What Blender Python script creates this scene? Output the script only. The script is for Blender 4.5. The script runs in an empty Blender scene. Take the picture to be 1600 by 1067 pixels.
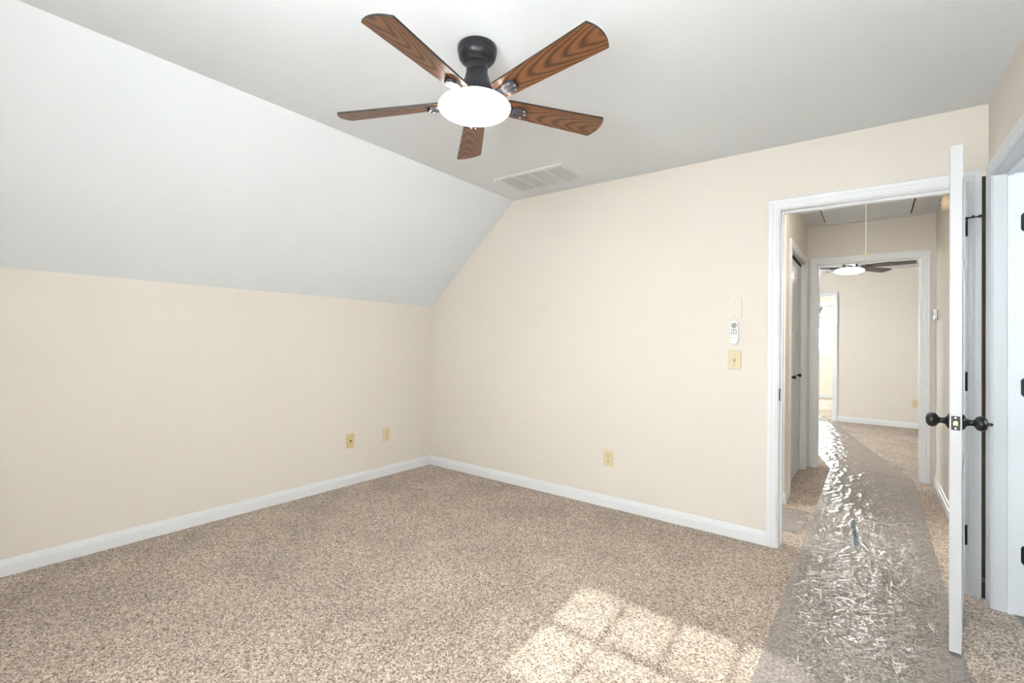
import bpy, bmesh, math, random
from mathutils import Vector, Matrix, noise
import numpy as np
random.seed(7)
PI = math.pi
SC = bpy.context.scene
COL = SC.collection

# ------------------------------------------------------------------ camera
CAM_P = (3.485, -3.297, 1.2231)
YAW, PITCH, ROLL = math.radians(37.1016), math.radians(0.88506), math.radians(0.93976)
F_PX, SHIFT_PX = 747.533, -12.562
fw = Vector((-math.sin(YAW)*math.cos(PITCH), math.cos(YAW)*math.cos(PITCH), math.sin(PITCH)))
rt = Vector((math.cos(YAW), math.sin(YAW), 0)); up = rt.cross(fw)
r2 = rt*math.cos(ROLL)+up*math.sin(ROLL); u2 = up*math.cos(ROLL)-rt*math.sin(ROLL)
cd = bpy.data.cameras.new('camera'); co = bpy.data.objects.new('camera', cd); COL.objects.link(co)
co.matrix_world = Matrix(((r2.x, u2.x, -fw.x, CAM_P[0]), (r2.y, u2.y, -fw.y, CAM_P[1]),
                          (r2.z, u2.z, -fw.z, CAM_P[2]), (0, 0, 0, 1)))
cd.sensor_fit = 'HORIZONTAL'; cd.sensor_width = 36.0; cd.lens = 36.0*F_PX/1600
cd.shift_y = SHIFT_PX/1600
cd.clip_start = 0.02; cd.clip_end = 200
SC.camera = co

# ------------------------------------------------------------------ light and exposure
SKY_STRENGTH = 31.0
SUN_ENERGY = 5.5
GLOBE = 48.0          # bedroom fan lamp
GLOBE_TOP = 1.8
ADDED_HALL_LAMP = 24.0  # unseen lamp added for hall brightness
GLOBE_END = 60.0      # far room fan lamp
SC.view_settings.view_transform = 'Standard'
SC.view_settings.look = 'None'
SC.view_settings.gamma = 1.0
SC.view_settings.use_curve_mapping = False
SC.view_settings.exposure = 0.25
w = bpy.data.worlds.new('world'); SC.world = w; w.use_nodes = True
wn = w.node_tree.nodes; wl = w.node_tree.links
bg = wn['Background']; bg.inputs['Color'].default_value = (0.965, 0.985, 1.0, 1)
bg.inputs['Strength'].default_value = SKY_STRENGTH
sd = bpy.data.lights.new('sun', 'SUN'); sd.energy = SUN_ENERGY; sd.angle = math.radians(0.6)
sd.color = (1.0, 0.95, 0.88)
so = bpy.data.objects.new('sun', sd); COL.objects.link(so)
so.rotation_euler = Vector((-0.07, 1.0, -0.695)).to_track_quat('-Z', 'Y').to_euler()
so.location = (3, -12, 9)

# ------------------------------------------------------------------ materials
def mat(name):
    m = bpy.data.materials.new(name); m.use_nodes = True
    nt = m.node_tree
    return m, nt.nodes, nt.links, nt.nodes['Principled BSDF']
def nd(N, t, **kw):
    n = N.new(t)
    for k, v in kw.items():
        if k in n.inputs: n.inputs[k].default_value = v
        else: setattr(n, k, v)
    return n
def simple(name, col, rough=0.5, metal=0.0, spec=0.5, bump=0.0, bscale=200, var=0.0):
    m, N, L, P = mat(name)
    P.inputs['Roughness'].default_value = rough; P.inputs['Metallic'].default_value = metal
    P.inputs['Specular IOR Level'].default_value = spec
    P.inputs['Base Color'].default_value = (*col, 1)
    tc = nd(N, 'ShaderNodeTexCoord')
    if var:
        n = nd(N, 'ShaderNodeTexNoise', Scale=3.0, Detail=4.0)
        L.new(tc.outputs['Object'], n.inputs['Vector'])
        mx = nd(N, 'ShaderNodeMix', data_type='RGBA')
        mx.inputs['A'].default_value = (*[c*(1-var) for c in col], 1)
        mx.inputs['B'].default_value = (*[min(1, c*(1+var)) for c in col], 1)
        L.new(n.outputs['Fac'], mx.inputs['Factor']); L.new(mx.outputs['Result'], P.inputs['Base Color'])
    if bump:
        n2 = nd(N, 'ShaderNodeTexNoise', Scale=float(bscale), Detail=3.0)
        L.new(tc.outputs['Object'], n2.inputs['Vector'])
        b = nd(N, 'ShaderNodeBump', Strength=bump, Distance=0.002)
        L.new(n2.outputs['Fac'], b.inputs['Height']); L.new(b.outputs['Normal'], P.inputs['Normal'])
    return m
M = {}
M['wall'] = simple('cream_wall_paint', (0.80, 0.742, 0.668), 0.75, spec=0.25, bump=0.12, bscale=160, var=0.012)
M['ceiling'] = simple('white_ceiling_paint', (0.885, 0.915, 0.945), 0.85, spec=0.2, bump=0.12, bscale=140, var=0.01)
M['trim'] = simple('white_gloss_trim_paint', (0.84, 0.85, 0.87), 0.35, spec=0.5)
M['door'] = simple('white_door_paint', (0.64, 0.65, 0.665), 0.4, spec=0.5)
M['black'] = simple('black_bronze_metal', (0.006, 0.006, 0.007), 0.35, metal=0.0, spec=0.5)
M['motor'] = simple('matte_black_metal', (0.009, 0.009, 0.013), 0.36, metal=0.1)
M['bracket'] = simple('dark_metal_bracket', (0.035, 0.035, 0.04), 0.45, metal=0.2)
M['edge'] = simple('dark_blade_edge', (0.014, 0.009, 0.007), 0.5)
M['almond'] = simple('almond_plastic', (0.72, 0.60, 0.38), 0.4)
M['almond_dark'] = simple('darker_almond_plastic', (0.66, 0.50, 0.25), 0.4)
M['ivory'] = simple('ivory_plastic', (0.78, 0.75, 0.66), 0.45)
M['white_plastic'] = simple('white_plastic', (0.85, 0.86, 0.88), 0.3)
M['grey_plastic'] = simple('grey_plastic', (0.22, 0.23, 0.24), 0.4)
M['button'] = simple('dark_button_plastic', (0.05, 0.05, 0.055), 0.4)
M['dark'] = simple('dark_slot', (0.01, 0.009, 0.008), 0.7)
M['screw'] = simple('painted_screw', (0.42, 0.40, 0.36), 0.4, metal=0.4)
M['steel'] = simple('steel_screw', (0.7, 0.7, 0.7), 0.3, metal=0.9)
M['brass'] = simple('brass', (0.75, 0.52, 0.25), 0.25, metal=0.8)
M['vent'] = simple('white_enamel_metal', (0.86, 0.86, 0.86), 0.45)
M['vent_dark'] = simple('duct_grey', (0.25, 0.25, 0.25), 0.7)
M['louvre'] = simple('grey_white_louvre', (0.62, 0.62, 0.61), 0.5)
M['lcd'] = simple('grey_green_display', (0.30, 0.35, 0.31), 0.25)
M['cream_plastic'] = simple('cream_plastic', (0.80, 0.66, 0.46), 0.45)
M['cord'] = simple('white_cotton_cord', (0.85, 0.83, 0.78), 0.8)
M['gap_shade'] = simple('painted_gap_shade', (0.015, 0.012, 0.010), 0.9)  # near-black colour paints the shade inside the corner gap
M['tile'] = simple('grey_floor_tile', (0.20, 0.20, 0.19), 0.4, var=0.15)
M['ink'] = simple('blue_print_ink', (0.006, 0.11, 0.20), 0.5)

def m_carpet():
    m, N, L, P = mat('beige_cut_pile_carpet')
    P.inputs['Roughness'].default_value = 1.0; P.inputs['Specular IOR Level'].default_value = 0.05
    P.inputs['Sheen Weight'].default_value = 0.15; P.inputs['Sheen Roughness'].default_value = 0.6
    tc = nd(N, 'ShaderNodeTexCoord')
    warp = nd(N, 'ShaderNodeTexNoise', Scale=60.0, Detail=2.0)
    L.new(tc.outputs['Object'], warp.inputs['Vector'])
    ad = nd(N, 'ShaderNodeMixRGB', blend_type='ADD'); ad.inputs['Fac'].default_value = 0.012
    L.new(tc.outputs['Object'], ad.inputs['Color1']); L.new(warp.outputs['Color'], ad.inputs['Color2'])
    v = nd(N, 'ShaderNodeTexVoronoi', Scale=175.0)
    L.new(ad.outputs['Color'], v.inputs['Vector'])
    sep = nd(N, 'ShaderNodeSeparateColor'); L.new(v.outputs['Color'], sep.inputs['Color'])
    n = nd(N, 'ShaderNodeTexNoise', Scale=240.0, Detail=3.0, Roughness=0.7)
    L.new(tc.outputs['Object'], n.inputs['Vector'])
    a = nd(N, 'ShaderNodeMath', operation='MULTIPLY'); a.inputs[1].default_value = 0.45
    L.new(sep.outputs['Red'], a.inputs[0])
    b = nd(N, 'ShaderNodeMath', operation='MULTIPLY_ADD'); b.inputs[1].default_value = 0.55
    L.new(n.outputs['Fac'], b.inputs[0]); L.new(a.outputs[0], b.inputs[2])
    cr = nd(N, 'ShaderNodeValToRGB'); e = cr.color_ramp.elements
    e[0].position = 0.30; e[0].color = (0.12, 0.088, 0.064, 1)
    e[1].position = 0.72; e[1].color = (0.84, 0.69, 0.58, 1)
    x = cr.color_ramp.elements.new(0.42); x.color = (0.355, 0.283, 0.224, 1)
    x = cr.color_ramp.elements.new(0.60); x.color = (0.53, 0.433, 0.352, 1)
    L.new(b.outputs[0], cr.inputs['Fac'])
    # nap brushed one way or the other: broad soft patches of the pile
    n2 = nd(N, 'ShaderNodeTexNoise', Scale=2.3, Detail=6.0, Roughness=0.66)
    L.new(tc.outputs['Object'], n2.inputs['Vector'])
    mr = nd(N, 'ShaderNodeMapRange'); mr.inputs['From Min'].default_value = 0.3; mr.inputs['From Max'].default_value = 0.7
    mr.inputs['To Min'].default_value = 0.80; mr.inputs['To Max'].default_value = 1.15
    L.new(n2.outputs['Fac'], mr.inputs['Value'])
    ml = nd(N, 'ShaderNodeVectorMath', operation='SCALE')
    L.new(cr.outputs['Color'], ml.inputs[0]); L.new(mr.outputs['Result'], ml.inputs['Scale'])
    L.new(ml.outputs['Vector'], P.inputs['Base Color'])
    bp = nd(N, 'ShaderNodeBump', Strength=0.8, Distance=0.006)
    L.new(b.outputs[0], bp.inputs['Height']); L.new(bp.outputs['Normal'], P.inputs['Normal'])
    return m
M['carpet'] = m_carpet()

def m_wood(name='walnut_blade_veneer', cols=((0.19, 0.078, 0.027, 1), (0.115, 0.041, 0.014, 1), (0.03, 0.009, 0.004, 1))):
    m, N, L, P = mat(name)
    P.inputs['Roughness'].default_value = 0.38
    tc = nd(N, 'ShaderNodeTexCoord'); oi = nd(N, 'ShaderNodeObjectInfo')
    sp = nd(N, 'ShaderNodeSeparateXYZ'); L.new(tc.outputs['Object'], sp.inputs[0])
    def mth(op, a, b=None, c=None):
        q = nd(N, 'ShaderNodeMath', operation=op)
        for i, s in enumerate((a, b, c)):
            if s is None: continue
            if isinstance(s, (int, float)): q.inputs[i].default_value = s
            else: L.new(s, q.inputs[i])
        return q.outputs[0]
    off = mth('MULTIPLY_ADD', oi.outputs['Random'], 0.05, -0.028)
    y = mth('ADD', sp.outputs['Y'], off)
    mp = nd(N, 'ShaderNodeMapping'); mp.inputs['Scale'].default_value = (5, 26, 5)
    L.new(tc.outputs['Object'], mp.inputs['Vector'])
    n = nd(N, 'ShaderNodeTexNoise', Scale=1.0, Detail=3.0, noise_dimensions='4D'); L.new(mp.outputs['Vector'], n.inputs['Vector'])
    L.new(mth('MULTIPLY', oi.outputs['Random'], 40.0), n.inputs['W'])
    yy = mth('MULTIPLY', mth('MULTIPLY', y, y), 62.0)
    val = mth('ADD', mth('SUBTRACT', sp.outputs['X'], yy), mth('MULTIPLY', n.outputs['Fac'], 0.11))
    s = mth('SINE', mth('MULTIPLY', val, 78.0))
    s2 = mth('POWER', mth('MULTIPLY_ADD', s, 0.5, 0.5), 2.2)
    mp2 = nd(N, 'ShaderNodeMapping'); mp2.inputs['Scale'].default_value = (14, 420, 14)
    L.new(tc.outputs['Object'], mp2.inputs['Vector'])
    g = nd(N, 'ShaderNodeTexNoise', Scale=1.0, Detail=4.0, Roughness=0.7); L.new(mp2.outputs['Vector'], g.inputs['Vector'])
    f = mth('ADD', mth('MULTIPLY', s2, 0.62), mth('MULTIPLY', g.outputs['Fac'], 0.5))
    cr = nd(N, 'ShaderNodeValToRGB'); e = cr.color_ramp.elements
    e[0].position = 0.22; e[0].color = cols[0]
    e[1].position = 0.95; e[1].color = cols[2]
    x = cr.color_ramp.elements.new(0.52); x.color = cols[1]
    L.new(f, cr.inputs['Fac']); L.new(cr.outputs['Color'], P.inputs['Base Color'])
    bp = nd(N, 'ShaderNodeBump', Strength=0.15, Distance=0.001)
    L.new(f, bp.inputs['Height']); L.new(bp.outputs['Normal'], P.inputs['Normal'])
    return m
M['wood'] = m_wood()
M['wood_dark'] = m_wood('espresso_blade_veneer', ((0.07, 0.052, 0.04, 1), (0.045, 0.033, 0.026, 1), (0.012, 0.009, 0.007, 1)))

def m_emit(name, strength, col):
    m, N, L, P = mat(name)
    P.inputs['Base Color'].default_value = (0.9, 0.9, 0.88, 1); P.inputs['Roughness'].default_value = 0.4
    P.inputs['Emission Color'].default_value = (*col, 1); P.inputs['Emission Strength'].default_value = strength
    return m
M['globe'] = m_emit('lit_opal_glass', GLOBE, (1.0, 0.99, 0.97))
M['globe_top'] = m_emit('opal_glass_upper_shell', GLOBE_TOP, (1.0, 0.97, 0.93))
M['lamp'] = m_emit('added_lamp_glass', ADDED_HALL_LAMP, (1.0, 0.94, 0.86))
M['globe_end'] = m_emit('lit_opal_glass_small', GLOBE_END, (1.0, 0.95, 0.88))

def m_film(name='clear_crinkled_plastic_film', bump=0.0025):
    m, N, L, P = mat(name)
    N.remove(P); out = N['Material Output']
    tc = nd(N, 'ShaderNodeTexCoord')
    n1 = nd(N, 'ShaderNodeTexNoise', Scale=95.0, Detail=1.5, Roughness=0.55, Distortion=0.8)
    n1.noise_type = 'RIDGED_MULTIFRACTAL'
    L.new(tc.outputs['Object'], n1.inputs['Vector'])
    n0 = nd(N, 'ShaderNodeTexNoise', Scale=5.0, Detail=2.0); L.new(tc.outputs['Object'], n0.inputs['Vector'])
    st = nd(N, 'ShaderNodeMapRange'); st.inputs['From Min'].default_value = 0.35; st.inputs['From Max'].default_value = 0.65
    st.inputs['To Min'].default_value = 0.45; st.inputs['To Max'].default_value = 1.0
    L.new(n0.outputs['Fac'], st.inputs['Value'])
    bp = nd(N, 'ShaderNodeBump', Strength=1.0, Distance=bump); L.new(n1.outputs['Fac'], bp.inputs['Height'])
    L.new(st.outputs['Result'], bp.inputs['Strength'])
    gl = nd(N, 'ShaderNodeBsdfGlossy', Roughness=0.09); gl.inputs['Color'].default_value = (1, 1, 1, 1)
    L.new(bp.outputs['Normal'], gl.inputs['Normal'])
    df = nd(N, 'ShaderNodeBsdfDiffuse'); df.inputs['Color'].default_value = (0.9, 0.88, 0.86, 1)
    tl = nd(N, 'ShaderNodeBsdfTranslucent'); tl.inputs['Color'].default_value = (0.9, 0.89, 0.87, 1)
    L.new(bp.outputs['Normal'], df.inputs['Normal'])
    m0 = nd(N, 'ShaderNodeMixShader'); m0.inputs[0].default_value = 0.15
    L.new(df.outputs[0], m0.inputs[1]); L.new(tl.outputs[0], m0.inputs[2])
    tr = nd(N, 'ShaderNodeBsdfTransparent'); tr.inputs['Color'].default_value = (0.98, 0.98, 0.98, 1)
    m1 = nd(N, 'ShaderNodeMixShader'); m1.inputs[0].default_value = 0.20
    L.new(tr.outputs[0], m1.inputs[1]); L.new(m0.outputs[0], m1.inputs[2])
    fr = nd(N, 'ShaderNodeFresnel', IOR=1.45)
    fm = nd(N, 'ShaderNodeMath', operation='MULTIPLY_ADD'); fm.inputs[1].default_value = 0.7; fm.inputs[2].default_value = 0.10
    L.new(fr.outputs[0], fm.inputs[0])
    m2 = nd(N, 'ShaderNodeMixShader'); L.new(fm.outputs[0], m2.inputs[0])
    L.new(m1.outputs[0], m2.inputs[1]); L.new(gl.outputs[0], m2.inputs[2])
    L.new(m2.outputs[0], out.inputs['Surface'])
    return m
M['film'] = m_film()
M['film_taut'] = m_film('clear_taut_plastic_film', 0.00035)

def m_glass(name='window_glass', tint=(0.95, 0.97, 0.97, 1)):
    m, N, L, P = mat(name)
    N.remove(P); out = N['Material Output']
    tr = nd(N, 'ShaderNodeBsdfTransparent'); tr.inputs['Color'].default_value = tint
    gl = nd(N, 'ShaderNodeBsdfGlossy', Roughness=0.02)
    mx = nd(N, 'ShaderNodeMixShader'); mx.inputs[0].default_value = 0.06
    L.new(tr.outputs[0], mx.inputs[1]); L.new(gl.outputs[0], mx.inputs[2]); L.new(mx.outputs[0], out.inputs['Surface'])
    return m
M['glass'] = m_glass()
M['glass_tint'] = m_glass('dimmed_window_glass', (0.24, 0.25, 0.265, 1))  # added dark tint dims the sky behind the upper far sash
M['bark'] = simple('grey_bark', (0.20, 0.17, 0.14), 0.9, bump=0.5, bscale=30)
M['grass'] = simple('lawn_green', (0.12, 0.16, 0.06), 0.95, var=0.3)

# ------------------------------------------------------------------ mesh helpers
class MB:
    def __init__(s): s.bm = bmesh.new(); s.T = Matrix.Identity(4)
    def box(s, a, b, bev=0.0, seg=2):
        x0, x1 = sorted((a[0], b[0])); y0, y1 = sorted((a[1], b[1])); z0, z1 = sorted((a[2], b[2]))
        vs = [s.bm.verts.new(s.T @ Vector(p)) for p in ((x0,y0,z0),(x1,y0,z0),(x1,y1,z0),(x0,y1,z0),(x0,y0,z1),(x1,y0,z1),(x1,y1,z1),(x0,y1,z1))]
        fs = [s.bm.faces.new([vs[i] for i in q]) for q in ((0,3,2,1),(4,5,6,7),(0,1,5,4),(1,2,6,5),(2,3,7,6),(3,0,4,7))]
        if bev:
            es = list({e for f in fs for e in f.edges})
            bmesh.ops.bevel(s.bm, geom=es, offset=bev, segments=seg, affect='EDGES', profile=0.5)
        return s
    def prism(s, poly, fn, t0, t1, bev=0.0):
        """poly: list of (u,v); fn(u,v,t) -> point"""
        a = [s.bm.verts.new(s.T @ Vector(fn(u, v, t0))) for u, v in poly]
        b = [s.bm.verts.new(s.T @ Vector(fn(u, v, t1))) for u, v in poly]
        n = len(poly)
        fs = [s.bm.faces.new(a), s.bm.faces.new(b[::-1])]
        for i in range(n):
            fs.append(s.bm.faces.new((a[i], b[i], b[(i+1) % n], a[(i+1) % n])))
        if bev:
            es = list({e for f in fs[:2] for e in f.edges})
            bmesh.ops.bevel(s.bm, geom=es, offset=bev, segments=2, affect='EDGES', profile=0.5)
        return s
    def lathe(s, prof, seg=40, cap0=True, cap1=True):
        """prof: list of (r, z), about local z"""
        rings = []
        for r, z in prof:
            if r < 1e-6: rings.append([s.bm.verts.new(s.T @ Vector((0, 0, z)))])
            else: rings.append([s.bm.verts.new(s.T @ Vector((r*math.cos(2*PI*i/seg), r*math.sin(2*PI*i/seg), z))) for i in range(seg)])
        for A, B in zip(rings, rings[1:]):
            for i in range(seg):
                j = (i+1) % seg
                if len(A) == 1 and len(B) == 1: continue
                if len(A) == 1: f = (A[0], B[j], B[i])
                elif len(B) == 1: f = (A[i], A[j], B[0])
                else: f = (A[i], A[j], B[j], B[i])
                s.bm.faces.new(f)
        if cap0 and len(rings[0]) > 1: s.bm.faces.new(rings[0][::-1])
        if cap1 and len(rings[-1]) > 1: s.bm.faces.new(rings[-1])
        return s
    def tube(s, pts, r, seg=10):
        pts = [Vector(p) for p in pts]; rings = []
        for i, p in enumerate(pts):
            d = (pts[min(i+1, len(pts)-1)]-pts[max(i-1, 0)]).normalized()
            q = d.to_track_quat('Z', 'Y').to_matrix()
            rr = r[i] if isinstance(r, (list, tuple)) else r
            rings.append([s.bm.verts.new(s.T @ (p + q @ Vector((rr*math.cos(2*PI*k/seg), rr*math.sin(2*PI*k/seg), 0)))) for k in range(seg)])
        for A, B in zip(rings, rings[1:]):
            for i in range(seg):
                j = (i+1) % seg; s.bm.faces.new((A[i], A[j], B[j], B[i]))
        s.bm.faces.new(rings[0][::-1]); s.bm.faces.new(rings[-1])
        return s
    def sweep(s, prof, paths):
        """paths: function from a profile point to its list of 3D points (open profile, closed over)"""
        rows = [[s.bm.verts.new(s.T @ Vector(p)) for p in paths(*q)] for q in prof]
        n = len(rows)
        for i in range(n):
            A, B = rows[i], rows[(i+1) % n]
            for k in range(len(A)-1): s.bm.faces.new((A[k], A[k+1], B[k+1], B[k]))
        s.bm.faces.new([r[0] for r in rows]); s.bm.faces.new([r[-1] for r in rows][::-1])
        return s
    def build(s, name, m, parent=None, smooth=0.0, loc=None, origin=None):
        bm = s.bm
        bmesh.ops.recalc_face_normals(bm, faces=bm.faces[:])
        if origin is not None:
            bmesh.ops.translate(bm, verts=bm.verts[:], vec=-Vector(origin))
        me = bpy.data.meshes.new(name); bm.to_mesh(me); bm.free()
        ms = m if isinstance(m, (list, tuple)) else [m]
        for q in ms: me.materials.append(q)
        o = bpy.data.objects.new(name, me); COL.objects.link(o)
        if origin is not None: o.location = origin
        if loc is not None: o.location = loc
        if parent is not None: o.parent = parent
        if smooth:
            for p in me.polygons: p.use_smooth = True
            try: me.set_sharp_from_angle(angle=math.radians(smooth))
            except Exception: pass
        return o
def tag(o, label=None, cat=None, group=None, kind=None):
    if label: o['label'] = label
    if cat: o['category'] = cat
    if group: o['group'] = group
    if kind: o['kind'] = kind
    return o
def S(o, label, cat): return tag(o, label, cat, kind='structure')
def empty(name, loc, rz=0.0):
    o = bpy.data.objects.new(name, None); COL.objects.link(o); o.empty_display_size = 0.1
    o.location = loc; o.rotation_euler = (0, 0, rz); return o
def copy_tree(o, parent=None):
    c = o.copy(); COL.objects.link(c)
    if parent is not None: c.parent = parent
    for ch in list(o.children): copy_tree(ch, c)
    return c

# ------------------------------------------------------------------ key dimensions (metres)
H = 2.44                 # ceiling
HK, XS = 1.549, 0.98     # knee wall height, top of the slope
XR = 3.936               # right wall at the far corner
RW = math.radians(0.85)  # the right wall opens out a touch towards the camera
YB = -3.98               # back wall (behind the camera)
WT = 0.115               # wall thickness
HX0, HX1 = 2.937, 3.93   # hall side walls
Y2 = 2.42                # hall end wall
Y3 = 6.165               # end room's far wall
D_L, D_R, D_H = 3.029, 3.845, 2.046      # bedroom doorway (jamb faces)
E_L, E_R = 3.030, 3.828                  # hall end doorway

# ------------------------------------------------------------------ floor
m = MB(); m.box((-0.3, YB-0.3, -0.12), (4.012, 10.6, 0)); m.box((4.012, 1.0, -0.12), (6.2, 10.6, 0))
S(m.build('floor', M['carpet']), 'beige speckled cut pile carpet running through bedroom, hall and far room', 'floor')
m = MB(); m.box((4.012, -1.7, -0.12), (6.2, 1.0, -0.006)); m.box((4.012, YB-0.3, -0.12), (4.2, -1.7, -0.006))
S(m.build('floor.001', M['tile']), 'dark grey tile floor just past the right hand doorway', 'floor')

# ------------------------------------------------------------------ bedroom walls
def XZ(u, v, t): return (u, t, v)
far = [(-0.2, 0), (D_L-0.02, 0), (D_L-0.02, D_H+0.02), (D_R+0.02, D_H+0.02), (D_R+0.02, 0), (3.910, 0), (3.910, 2.10),
       (4.3, 2.10), (4.3, H+0.1), (XS-0.02, H+0.1), (XS-0.04, H), (-0.2, HK-0.14)]
S(MB().prism(far, XZ, 0.0, WT).build('wall_far', M['wall']), 'cream far wall with the doorway to the hall', 'wall')
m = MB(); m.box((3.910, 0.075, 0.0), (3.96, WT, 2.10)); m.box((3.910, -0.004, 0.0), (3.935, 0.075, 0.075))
S(m.build('wall_far.001', M['gap_shade']), 'near-black painted shade in the narrow gap between the two door casings in the corner', 'wall')
S(MB().box((-0.2, YB-0.2, 0), (0, 0.0, HK)).build('wall_left', M['wall']), 'cream low knee wall on the left under the sloped ceiling', 'wall')
# right wall, in its own slightly turned frame: u runs from the far corner towards the camera
cR, sR = math.cos(RW), math.sin(RW)
def RWP(u, v, t):       # u along the wall towards the camera, v up, t out of the room
    return (XR + u*sR + t*cR, -u*cR + t*sR, v)
JU = 0.115              # far jamb of the right doorway
JE = JU + 0.74
W5 = (2.85, 3.45, 0.9, 1.72)
rw = [(0.0, 2.10), (0.0, H), (W5[0], H), (W5[0], 0), (JE+0.02, 0), (JE+0.02, D_H+0.02), (JU-0.02, D_H+0.02), (JU-0.02, 0.0), (0.022, 0.0), (0.022, 2.10)]
m = MB().prism(rw, RWP, 0.0, WT)
for q in ((W5[0], W5[1], 0, W5[2]), (W5[0], W5[1], W5[3], H), (W5[1], 4.2, 0, H)):
    m.prism([(q[0], q[2]), (q[1], q[2]), (q[1], q[3]), (q[0], q[3])], RWP, 0.0, WT)
S(m.build('wall_right', M['wall']), 'cream right wall with an open doorway beside the far corner', 'wall')

# windows -----------------------------------------------------------
def window(name, fr, x0, x1, z0, z1, label, cols=4, thick=0.2, glass='glass', bar=0.009):
    """fr(u, t, z): u along the wall, t from the room face outwards. two sashes, each 2 rows of panes"""
    m = MB()
    def B(a, b): 
        p, q = fr(*a), fr(*b); m.box(p, q)
    # casing round the opening, stool and apron
    c = 0.06
    B((x0-c, -0.018, z0), (x0, 0.0, z1+c)); B((x1, -0.018, z0), (x1+c, 0.0, z1+c)); B((x0, -0.018, z1), (x1, 0.0, z1+c))
    B((x0-c-0.02, -0.04, z0-0.025), (x1+c+0.02, 0.0, z0)); B((x0-c, -0.015, z0-0.085), (x1+c, 0.0, z0-0.025))
    # jamb liner
    for a, b in (((x0, 0, z0), (x0+0.02, thick, z1)), ((x1-0.02, 0, z0), (x1, thick, z1)),
                 ((x0+0.02, 0, z1-0.02), (x1-0.02, thick, z1)), ((x0+0.02, 0, z0), (x1-0.02, thick, z0+0.02))): B(a, b)
    root = m.build(name, M['trim'])
    S(root, label, 'window')
    zi0, zi1 = z0+0.02, z1-0.02; zm = (zi0+zi1)/2
    for k, (a, b, t) in enumerate(((zm-0.018, zi1, 0.09), (zi0, zm+0.018, 0.06))):
        m = MB()
        xa, xb = x0+0.02, x1-0.02; s = 0.035
        def B2(p, q): m.box(fr(*p), fr(*q))
        B2((xa, t, a), (xa+s, t+0.03, b)); B2((xb-s, t, a), (xb, t+0.03, b))
        B2((xa+s, t, a), (xb-s, t+0.03, a+s)); B2((xa+s, t, b-s), (xb-s, t+0.03, b))
        for i in range(1, cols):
            xx = xa+s+(xb-xa-2*s)*i/cols; B2((xx-bar, t+0.004, a+s), (xx+bar, t+0.024, b-s))
        zz = (a+b)/2
        for i in range(cols):
            u0 = xa+s+(xb-xa-2*s)*i/cols+(bar if i else 0); u1 = xa+s+(xb-xa-2*s)*(i+1)/cols-(bar if i < cols-1 else 0)
            B2((u0, t+0.004, zz-bar), (u1, t+0.024, zz+bar))
        sash = m.build('sash', M['trim'], root)
        g = MB(); g.box(fr(xa+s-0.004, t+0.012, a+s-0.004), fr(xb-s+0.004, t+0.016, b-s+0.004)); g.build('pane', M[glass if k == 0 else 'glass'], sash)
    return root
W1 = (2.48, 3.56, 0.86, 2.13)
bk = [(-0.2, 0), (-0.2, HK), (XS-0.05, H), (4.3, H), (4.3, 0)]
m = MB()
m.box((-0.2, YB-0.2, 0), (W1[0], YB, 1.6))
m.prism([(-0.2, 1.6), (-0.2, H), (W1[0], H), (W1[0], 1.6)], XZ, YB-0.2, YB)
m.box((W1[0], YB-0.2, 0), (W1[1], YB, W1[2])); m.box((W1[0], YB-0.2, W1[3]), (W1[1], YB, H)); m.box((W1[1], YB-0.2, 0), (4.3, YB, H))
S(m.build('wall_back', M['wall']), 'cream back wall with the window the sunlight comes through', 'wall')
window('window_1', lambda u, t, z: (u, YB-t, z), *W1, 'white sash window with small panes that throws the sun patch on the carpet')

window('added_window_5', lambda u, t, z: RWP(u, z, t), *W5, 'unseen white sash window added in the right wall beside the camera for fill light', cols=4, thick=WT)  # added unseen window, its daylight brightens the left wall
# ceiling -----------------------------------------------------------
cl = [(-0.25, HK), (0.0, HK), (XS, H), (4.4, H), (4.4, H+0.16), (-0.25, H+0.16)]
S(MB().prism(cl, XZ, YB-0.25, 0.0).build('ceiling', M['ceiling']), 'white bedroom ceiling, flat above and sloping down to the knee wall on the left', 'ceiling')
m = MB(); m.box((1.72, WT, H), (4.4, Y2+0.02, H+0.16))
S(m.build('ceiling.001', M['ceiling']), 'white hall ceiling with the attic hatch', 'ceiling')
m = MB(); m.box((0.3, Y2+0.02, H), (6.2, 10.6, H+0.16))
S(m.build('ceiling.002', M['ceiling']), 'white ceiling of the far room beyond the hall', 'ceiling')

# ------------------------------------------------------------------ trim: casings, jambs, baseboards
CP = [(0.0, 0.0), (0.0, 0.008), (0.004, 0.0105), (0.012, 0.0105), (0.015, 0.0125), (0.030, 0.0135), (0.036, 0.0165),
      (0.048, 0.018), (0.056, 0.018), (0.060, 0.015), (0.060, 0.0)]
def casing(m, fn, u0, u1, zt, sx=1.0):
    """door casing round an opening u0..u1, height zt; fn(u,v,t): t out of the wall face"""
    m.sweep(CP, lambda w_, t: [fn(u0-w_*sx, 0, t), fn(u0-w_*sx, zt+w_, t), fn(u1+w_*sx, zt+w_, t), fn(u1+w_*sx, 0, t)])
def jamb(m, fn, u0, u1, zt, d, stop=None):
    """lining of an opening: fn(u,v,t) with t through the wall (0..d)"""
    def B(a, b): 
        m.prism([(a[0], a[1]), (b[0], a[1]), (b[0], b[1]), (a[0], b[1])], fn, a[2], b[2])
    B((u0-0.02, 0, 0), (u0, zt+0.02, d)); B((u1, 0, 0), (u1+0.02, zt+0.02, d)); B((u0, zt, 0), (u1, zt+0.02, d))
    if stop is not None:
        a, b = stop
        B((u0, 0, a), (u0+0.011, zt, b)); B((u1-0.011, 0, a), (u1, zt, b)); B((u0+0.011, zt-0.011, a), (u1-0.011, zt, b))

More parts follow.
